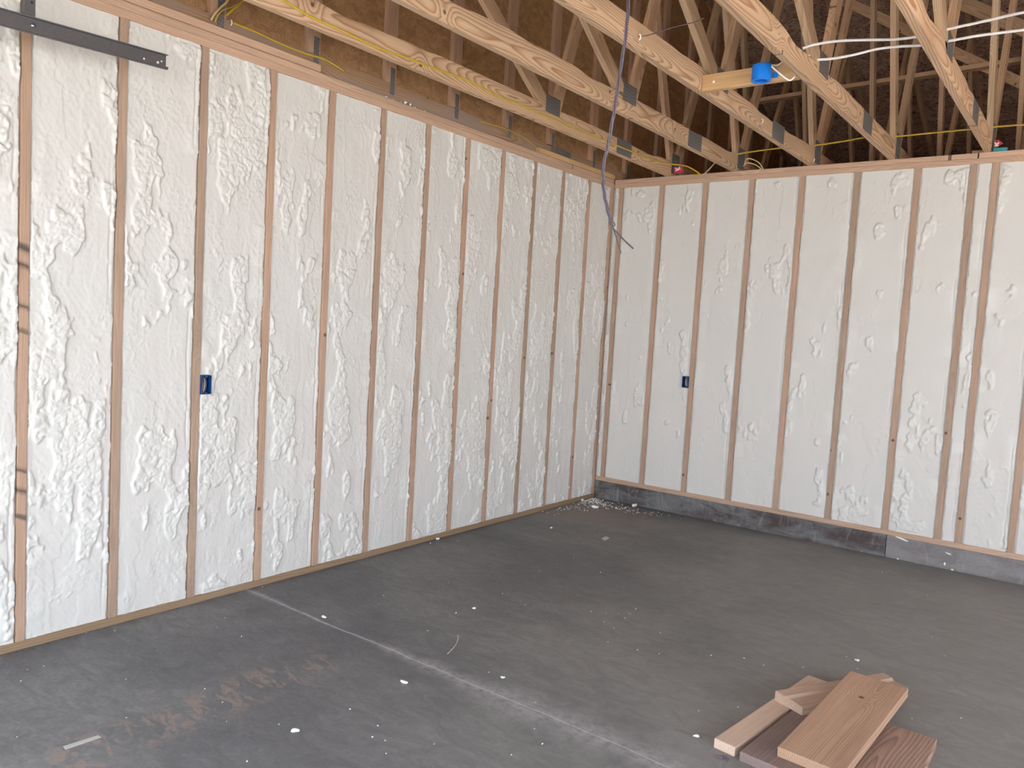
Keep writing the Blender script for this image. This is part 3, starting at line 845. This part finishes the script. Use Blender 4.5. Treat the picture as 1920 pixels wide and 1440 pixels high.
# ------------------------------------------------------------------ red tags and the teal scrap on the far plate
def red_tag(quad, y, strokes, label):
    P = [on_plane(*q, 1, y) for q in quad]
    c = sum(P, Vector()) / 4
    t = thing('red_tag', (c.x, c.y, min(p.z for p in P)), label, 'tag')
    bm = bmesh.new(); vs = [bm.verts.new(p - c) for p in P]; vb = [bm.verts.new(p - c + Vector((0, .004, 0))) for p in P]
    bm.faces.new(vs); bm.faces.new(vb[::-1])
    for k in range(4): bm.faces.new((vs[k], vs[(k + 1) % 4], vb[(k + 1) % 4], vb[k]))
    bm_obj('tag_body', bm, M['red'], Matrix.Translation(c), t)
    bm = bmesh.new()
    for a, b in strokes:
        A, B = on_plane(*a, 1, y - .0012) - c, on_plane(*b, 1, y - .0012) - c
        d = (B - A).normalized(); n = Vector((-d.z, 0, d.x)) * .0042
        q = [bm.verts.new(v) for v in (A + n, B + n, B - n, A - n)]; bm.faces.new(q)
    bm_obj('printed_mark', bm, M['white_print'], Matrix.Translation(c), t)

red_tag(((1264, 314), (1279, 312), (1280, 323), (1264, 326)), -.004, (((1266, 315), (1270, 318)), ((1270, 318), (1275, 313)), ((1266, 320.5), (1276, 316.5))), 'red tag with a white mark on the far plate under the yellow cable')
red_tag(((1864, 264), (1872, 262), (1881, 269), (1866, 276)), .03, (((1865, 267), (1868.5, 271)), ((1868.5, 271), (1873.5, 267)), ((1864.5, 273), (1872.5, 273))), 'red tag with a white mark above the teal scrap on the far plate')
a, b = on_plane(1862, 280, 1, .02), on_plane(1889, 279, 1, .02)
o = box('teal_scrap', (a.x, .02, HP + .0005), (b.x, .06, HP + .028), M['teal'], None, .002); tag(o, 'small teal painted scrap lying on the far top plate', 'scrap')
a = on_plane(1822, 285, 1, .03)
o = box('wood_shim', (a.x, .03, HP + .0005), (TX[4] - .002, .10, HP + .024), M['treated'], None, .002); tag(o, 'greenish wood shim on the far top plate against the last truss chord', 'shim')

# ------------------------------------------------------------------ outlet boxes set in the foam
def outlet_box(P, ax, label, mirror=1):
    """P: centre on the wall face; ax: 'x' wall runs along x, 'y' along y. Local: x along wall (away from the stud), y into the room, z up"""
    if ax == 'y': R = Matrix(((0, 1, 0, P[0]), (mirror, 0, 0, P[1]), (0, 0, 1, P[2]), (0, 0, 0, 1)))
    else: R = Matrix(((mirror, 0, 0, P[0]), (0, -1, 0, P[1]), (0, 0, 1, P[2]), (0, 0, 0, 1)))
    t = thing('outlet_box', P, label, 'electrical box')
    W2, H2, dp, th = .029, .049, .07, .003
    bm = bmesh.new()
    add_box(bm, (-W2 + th / 2, -dp / 2 + .006, 0), (th, dp, 2 * H2)); add_box(bm, (W2 - th / 2, -dp / 2 + .006, 0), (th, dp, 2 * H2))
    add_box(bm, (0, -dp / 2 + .006, H2 - th / 2), (2 * W2 - 2 * th, dp, th)); add_box(bm, (0, -dp / 2 + .006, -H2 + th / 2), (2 * W2 - 2 * th, dp, th))
    add_box(bm, (0, -dp + .0075, 0), (2 * W2 - 2 * th, th, 2 * H2 - 2 * th))
    bm_obj('box_shell', bm, M['blue_deep'], R, t)
    bm = bmesh.new()
    add_box(bm, (0, .001, H2 - .007), (.012, .010, .008), .001)
    bm_obj('screw_boss', bm, M['blue_deep'], R, t)
    bm = bmesh.new()
    add_box(bm, (0, .001, -H2 + .007), (.012, .010, .008), .001)
    bm_obj('screw_boss', bm, M['blue_deep'], R, t)
    for k, (x0, mt) in enumerate(((-.012, 'copper'), (-.002, 'ivory'), (.006, 'greywire'))):
        tube('wire', [R @ Vector(q) for q in ((x0 + .004, -.05, .040), (x0 + .003, -.02, .034), (x0, -.006, .0), (x0 - .003, -.012, -.036))], .0022, M[mt], t)
    return t

outlet_box((0.004, SY[8] + .019 + .030, 1.160), 'y', 'deep blue outlet box with bare wires beside a stud of the left wall')
outlet_box((.886 - .019 - .030, -.004, 1.160), 'x', 'deep blue outlet box with bare wires beside a stud of the far wall', -1)

# ------------------------------------------------------------------ steel door track with its hanger
xt = .32
pe = on_plane(311, 118, 0, xt); ye, ze = pe.y, pe.z
trk = thing('door_track', (xt, ye, ze), 'dark galvanised steel door track hanging near the left wall', 'door track')
y0t = YF + .25
slope = (on_plane(311, 118, 0, xt).z - on_plane(0, 33, 0, xt).z) / (ye - on_plane(0, 33, 0, xt).y)
ht = .031
# section (x, z): web plate with rolled lips towards the room
sec = [(.020, ht - .004), (.022, ht), (0., ht), (-.001, ht - .002), (-.001, -ht + .006), (.004, -ht), (.018, -ht), (.022, -ht + .004), (.022, -ht + .010)]
th = .0016
def sweep(sec, ya, yb, closed_th):
    bm = bmesh.new()
    pts = []
    n = len(sec)
    nrm = []
    for i in range(n):
        a = Vector(sec[max(0, i - 1)]); b = Vector(sec[min(n - 1, i + 1)]); d = (b - a).normalized(); nrm.append(Vector((-d.y, d.x)))
    loop = [Vector(s) for s in sec] + [Vector(s) + nn * closed_th for s, nn in list(zip(sec, nrm))[::-1]]
    A = [bm.verts.new((p.x, ya, p.y)) for p in loop]; B = [bm.verts.new((p.x, yb, p.y)) for p in loop]
    m = len(loop)
    for k in range(m): bm.faces.new((A[k], A[(k + 1) % m], B[(k + 1) % m], B[k]))
    for i in range(n - 1):
        bm.faces.new((A[i], A[i + 1], A[m - 2 - i], A[m - 1 - i])); bm.faces.new((B[i], B[m - 1 - i], B[m - 2 - i], B[i + 1]))
    return bm
sh = Matrix(((1, 0, 0, xt), (0, 1, 0, ye), (0, slope, 1, ze), (0, 0, 0, 1)))
bmt = sweep(sec, y0t - ye, 0., th)
for v in bmt.verts: v.co.z += slope * v.co.y
bm_obj('track_channel', bmt, M['steel'], Matrix.Translation((xt, ye, ze)), trk)
def on_track(px, py): 
    p = on_plane(px, py, 0, xt + .0015); return p
for i, (q, r) in enumerate((((62, 48), .0085),)):
    p = on_track(*q)
    tube('bolt', [p, p + Vector((.005, 0, 0))], r, M['bolt'], trk, segs=12, n=1)
bm = bmesh.new()
for q, r in (((270, 110), .0042), ((296, 117), .0055), ((303, 115), .0035), ((303, 124), .0035)):
    p = on_track(*q) - Vector((xt, ye, ze))
    add_tube(bm, [p + Vector((-.0030, 0, 0)), p + Vector((.0006, 0, 0))], r, 14, n=1)
bm_obj('punched_hole', bm, M['white_print'], Matrix.Translation((xt, ye, ze)), trk)
# perforated angle up to the trusses
ph = on_plane(57, 30, 0, xt - .006)
hy = ph.y
bm = bmesh.new()
zb0 = on_plane(57, 48, 0, xt - .006).z + .012
add_box(bm, (-.006, 0, .32), (.003, .034, .70)); add_box(bm, (-.022, -.0185, .32), (.034, .003, .70))
bm_obj('hanger_angle', bm, M['steel'], Matrix.Translation((xt, hy, zb0)), trk)
bm = bmesh.new()
for k in range(9):
    add_tube(bm, [(-.0046, .004, .075 + .028 * k), (-.0042, .004, .075 + .028 * k)], .0048, 10, n=1)
bm_obj('hanger_hole', bm, M['dark'], Matrix.Translation((xt, hy, zb0)), trk)

# ------------------------------------------------------------------ offcuts on the floor
def flat_board(name, corners, z0, thick, width_hint, mat, label, bev=.004):
    (ax, ay), (bx_, by) = corners
    o = board(name, (ax, ay, z0 + thick / 2), (bx_, by, z0 + thick / 2), width_hint, thick, (1, 0, 0), mat, None, bev)
    return tag(o, label, 'board', 'offcuts in the lumber pile')

flat_board('lumber_board', ((2.702, -3.502), (2.8005, -2.653)), 0.0, .038, .087, M['lumber_pale'], 'pale narrow board lying at the left edge of the lumber pile', .003)
flat_board('lumber_board', ((2.898, -3.532), (2.969, -2.76)), 0.0, .038, .262, M['lumber_dark'], 'dark purple-brown plank under the top plank, beside the pale narrow board')
flat_board('lumber_board', ((3.210, -3.75), (3.206, -2.883)), 0.0, .038, .232, M['lumber_red'], 'wide brown plank with looping grain flat on the floor at the right of the pile')
# short two-by-six laid across the pile, with a raised waney strip along one side
A0, A1 = Vector((2.787, -3.050, .038)), Vector((3.093, -2.510, .038))
Mx, Lb = frame(A0, A1, (1, -.5, 0))
bm = bmesh.new()
sec2 = [(-.070, 0), (.070, 0), (.070, .030), (.066, .034), (-.006, .034), (-.016, .043), (-.064, .045), (-.070, .041)]
A_ = [bm.verts.new((-Lb / 2 + (.018 if y > -.01 else 0.), y, z)) for y, z in sec2]; B_ = [bm.verts.new((Lb / 2, y, z)) for y, z in sec2]
bm.faces.new(A_); bm.faces.new(B_[::-1])
for k in range(len(sec2)): bm.faces.new((A_[k], A_[(k + 1) % len(sec2)], B_[(k + 1) % len(sec2)], B_[k]))
# frame() gives z = x cross y, which may point down: keep the strip upward
if Mx.col[2].z < 0:
    Mx = Mx @ Matrix(((1, 0, 0, 0), (0, -1, 0, 0), (0, 0, -1, 0), (0, 0, 0, 1)))
    for v in bm.verts: v.co.y = -v.co.y
o = bm_obj('lumber_board', bm, M['lumber_block'], Mx); tag(o, 'short offcut lying slantwise across the pile under the top plank', 'board', 'offcuts in the lumber pile')
# top plank: near end on the dark plank, far end raised on the offcut
p0, p1 = Vector((3.003, -3.470, .0578)), Vector((3.060, -2.688, .1102))
o = board('lumber_board', p0, p1, .236, .038, (1, -.12, 0), M['lumber_tan'], None, .004); tag(o, 'wide tan plank with a dark knot lying tilted on top of the pile', 'board', 'offcuts in the lumber pile')

# ------------------------------------------------------------------ bits on the floor
def crumb(p, r, seed, flat=.6):
    rr = random.Random(seed)
    bm = bmesh.new(); bmesh.ops.create_icosphere(bm, subdivisions=2 if r > .006 else 1, radius=1.)
    ex = rr.uniform(.7, 1.5); an = rr.uniform(0, 3.14)
    ph = [rr.uniform(0, 6.3) for _ in range(3)]
    for v in bm.verts:
        k = 1 + .22 * math.sin(3 * v.co.x + ph[0]) + .2 * math.sin(4 * v.co.y + ph[1]) + .15 * math.sin(5 * v.co.z + ph[2])
        x, y = v.co.x * k * ex, v.co.y * k / ex
        v.co = Vector((x * math.cos(an) - y * math.sin(an), x * math.sin(an) + y * math.cos(an), v.co.z * k * flat)) * r
    zmin = min(v.co.z for v in bm.verts)
    return bm_obj('foam_crumb', bm, M['chip'], Matrix.Translation((p.x, p.y, p.z - zmin - .0004)), None, r > .006)

BIG = [((554, 1373), .012, 'largest white foam crumb on the near floor, below the crack'),
       ((607, 1159), .011, 'flat white foam crumb lying right on the floor crack'),
       ((758, 1281), .011, 'plump white foam crumb between the crack and the near scuffs'),
       ((820, 1012), .013, 'white foam crumb against the left wall sill plate'),
       ((1116, 953), .021, 'biggest white foam lump on the floor by the room corner'),
       ((1190, 950), .021, 'white foam lump on the floor at the foot of the stained curb'),
       ((1092, 939), .015, 'white foam lump beside the left sill plate near the corner'),
       ((1607, 1240), .008, 'white foam crumb on the floor behind the lumber pile'),
       ((943, 1272), .008, 'small oval foam crumb just above the middle of the floor crack'),
       ((1034, 991), .009, 'lone white foam crumb on the open floor in front of the corner'),
       ((1787, 1070), .012, 'white foam crumb at the foot of the paler curb'),
       ((1683, 1049), .012, 'white foam crumb by the joint between the two curb stretches'),
       ((1305, 1382), .008, 'white foam crumb on the floor left of the pale narrow board'),
       ((888, 1142), .009, 'white foam crumb on the dark slab beyond the crack')]
for i, (q, r, lab) in enumerate(BIG):
    tag(crumb(floor_at(*q), r, 50 + i), lab, 'foam crumb', 'foam crumbs on the floor')
SMALL = [(422, 1159), (406, 1177), (453, 1194), (236, 1274), (384, 1292), (237, 1346), (425, 1353), (523, 1359), (162, 1187), (215, 1183), (51, 1256), (82, 1249), (39, 1277), (463, 1428), (32, 1382), (492, 1101), (417, 1317),
         (855, 1150), (916, 1261), (859, 1014), (807, 1019), (869, 1031), (1126, 1074), (1011, 1071), (1083, 1117), (1181, 1151), (1136, 1150), (1108, 1147), (1159, 1151), (1172, 1159), (1192, 1142), (1133, 1166), (1151, 1178), (1025, 1166), (1004, 1317), (1002, 1367), (1017, 1395), (814, 1396), (722, 1389), (698, 1383), (708, 1361), (724, 1413), (656, 1330), (959, 1416), (709, 1133), (802, 1183), (1140, 1204), (1195, 1219), (1236, 1226), (1238, 1187), (719, 1117), (841, 1093), (942, 1113), (984, 1134),
         (1608, 1254), (1587, 1232), (1772, 1230), (1432, 1248), (1505, 1252), (1395, 1234), (1333, 1229), (1710, 1348), (1802, 1347), (1384, 1326), (1310, 1333), (1748, 1194),
         (1120, 933.5), (1160, 944), (1137, 942), (1269, 962), (1290, 967), (1314, 971), (1050, 951), (1601, 1031), (1615, 1035), (1818, 1076), (1739, 1117), (1654, 1073), (1077, 996), (1076, 1047)]
for i, q in enumerate(SMALL):
    tag(crumb(floor_at(*q), random.uniform(.0022, .0042), 200 + i), 'tiny white foam crumb scattered on the concrete floor', 'foam crumb', 'tiny foam crumbs on the floor')
for i, (q, r) in enumerate((((724, 178), .006), ((737, 181), .004), ((752, 187), .0045), ((760, 189), .009), ((769, 193), .008), ((779, 197), .005), ((797, 204), .005))):
    p = on_plane(*q, 0, -.014); p.z = HP
    tag(crumb(p, r, 900 + i, .9), 'white foam crumb lying on the left top plate below the gable', 'foam crumb', 'foam crumbs on the left top plate')
# dust swept into the corner: one scatter nobody could count
bm = bmesh.new()
rr = random.Random(3)
for k in range(420):
    t = rr.random()
    if k % 2: p = Vector((abs(rr.gauss(0, .10)) + .02, -.02 - 1.0 * t * rr.random() - .02, 0))
    else: p = Vector((.03 + 1.0 * t * rr.random(), -.03 - abs(rr.gauss(0, .06)) - .18 * math.sin(t * 3.), 0))
    r = rr.uniform(.0015, .0055)
    g = bmesh.ops.create_icosphere(bm, subdivisions=1, radius=r)
    for v in g['verts']: v.co = Vector((v.co.x * rr.uniform(.8, 1.4), v.co.y, v.co.z * .7)) + p + Vector((0, 0, r * .65))
o = bm_obj('foam_dust', bm, M['chip']); tag(o, 'scatter of fine white foam dust in the corner of the floor', 'foam dust', kind='stuff')

# smears of foam on the curb
for q, s, lab in (((1690, 1010), (.05, .006, .007), 'white foam smear on top of the paler curb'), ((1771, 1057), (.007, .006, .013), 'white foam blob low on the paler curb'), ((1778, 1038), (.022, .004, .005), 'short slanting foam streak in the middle of the paler curb')):
    p = on_plane(*q, 1, .003)
    bm = bmesh.new(); bmesh.ops.create_icosphere(bm, subdivisions=2, radius=1.)
    for v in bm.verts: v.co = Vector((v.co.x * s[0] * (1 + .2 * math.sin(6 * v.co.z)), v.co.y * s[1], v.co.z * s[2] * (1 + .3 * math.sin(5 * v.co.x)) - .25 * v.co.x * s[0]))
    o = bm_obj('foam_smear', bm, M['chip'], Matrix.Translation(p), None, True); tag(o, lab, 'foam smear')

# tape strip, paper scrap, string
def sheet(name, quad, th, mat, label, cat):
    P = [floor_at(*q) for q in quad]; c = sum(P, Vector()) / 4
    bm = bmesh.new(); lo4 = [bm.verts.new((p - c) + Vector((0, 0, .0004))) for p in P]; hi4 = [bm.verts.new((p - c) + Vector((0, 0, th))) for p in P]
    bm.faces.new(lo4[::-1]); bm.faces.new(hi4)
    for k in range(4): bm.faces.new((lo4[k], lo4[(k + 1) % 4], hi4[(k + 1) % 4], hi4[k]))
    o = bm_obj(name, bm, mat, Matrix.Translation(c)); tag(o, label, cat)
sheet('tape_strip', ((118, 1400), (184, 1379), (190, 1383), (123, 1406)), .0015, M['tape'], 'pale grey strip of tape stuck on the near floor', 'tape')
sheet('paper_scrap', ((1128, 1010), (1136, 1006), (1143, 1009), (1134, 1014)), .002, M['paper'], 'pinkish paper scrap on the floor in front of the far curb', 'paper')
o = tube('string', [floor_at(*q, .0015) for q in ((858, 1191), (859, 1197), (855, 1208), (848, 1217), (839, 1226))], .0016, M['ivory']); tag(o, 'thin pale string curling on the slab beyond the crack', 'string')
o = tube('wire_offcut', [floor_at(*q, .004) for q in ((1341, 1417), (1352, 1420), (1358, 1419), (1365, 1424))], .004, M['plum']); tag(o, 'dark twisted wire offcut on the floor by the pale narrow board', 'wire')
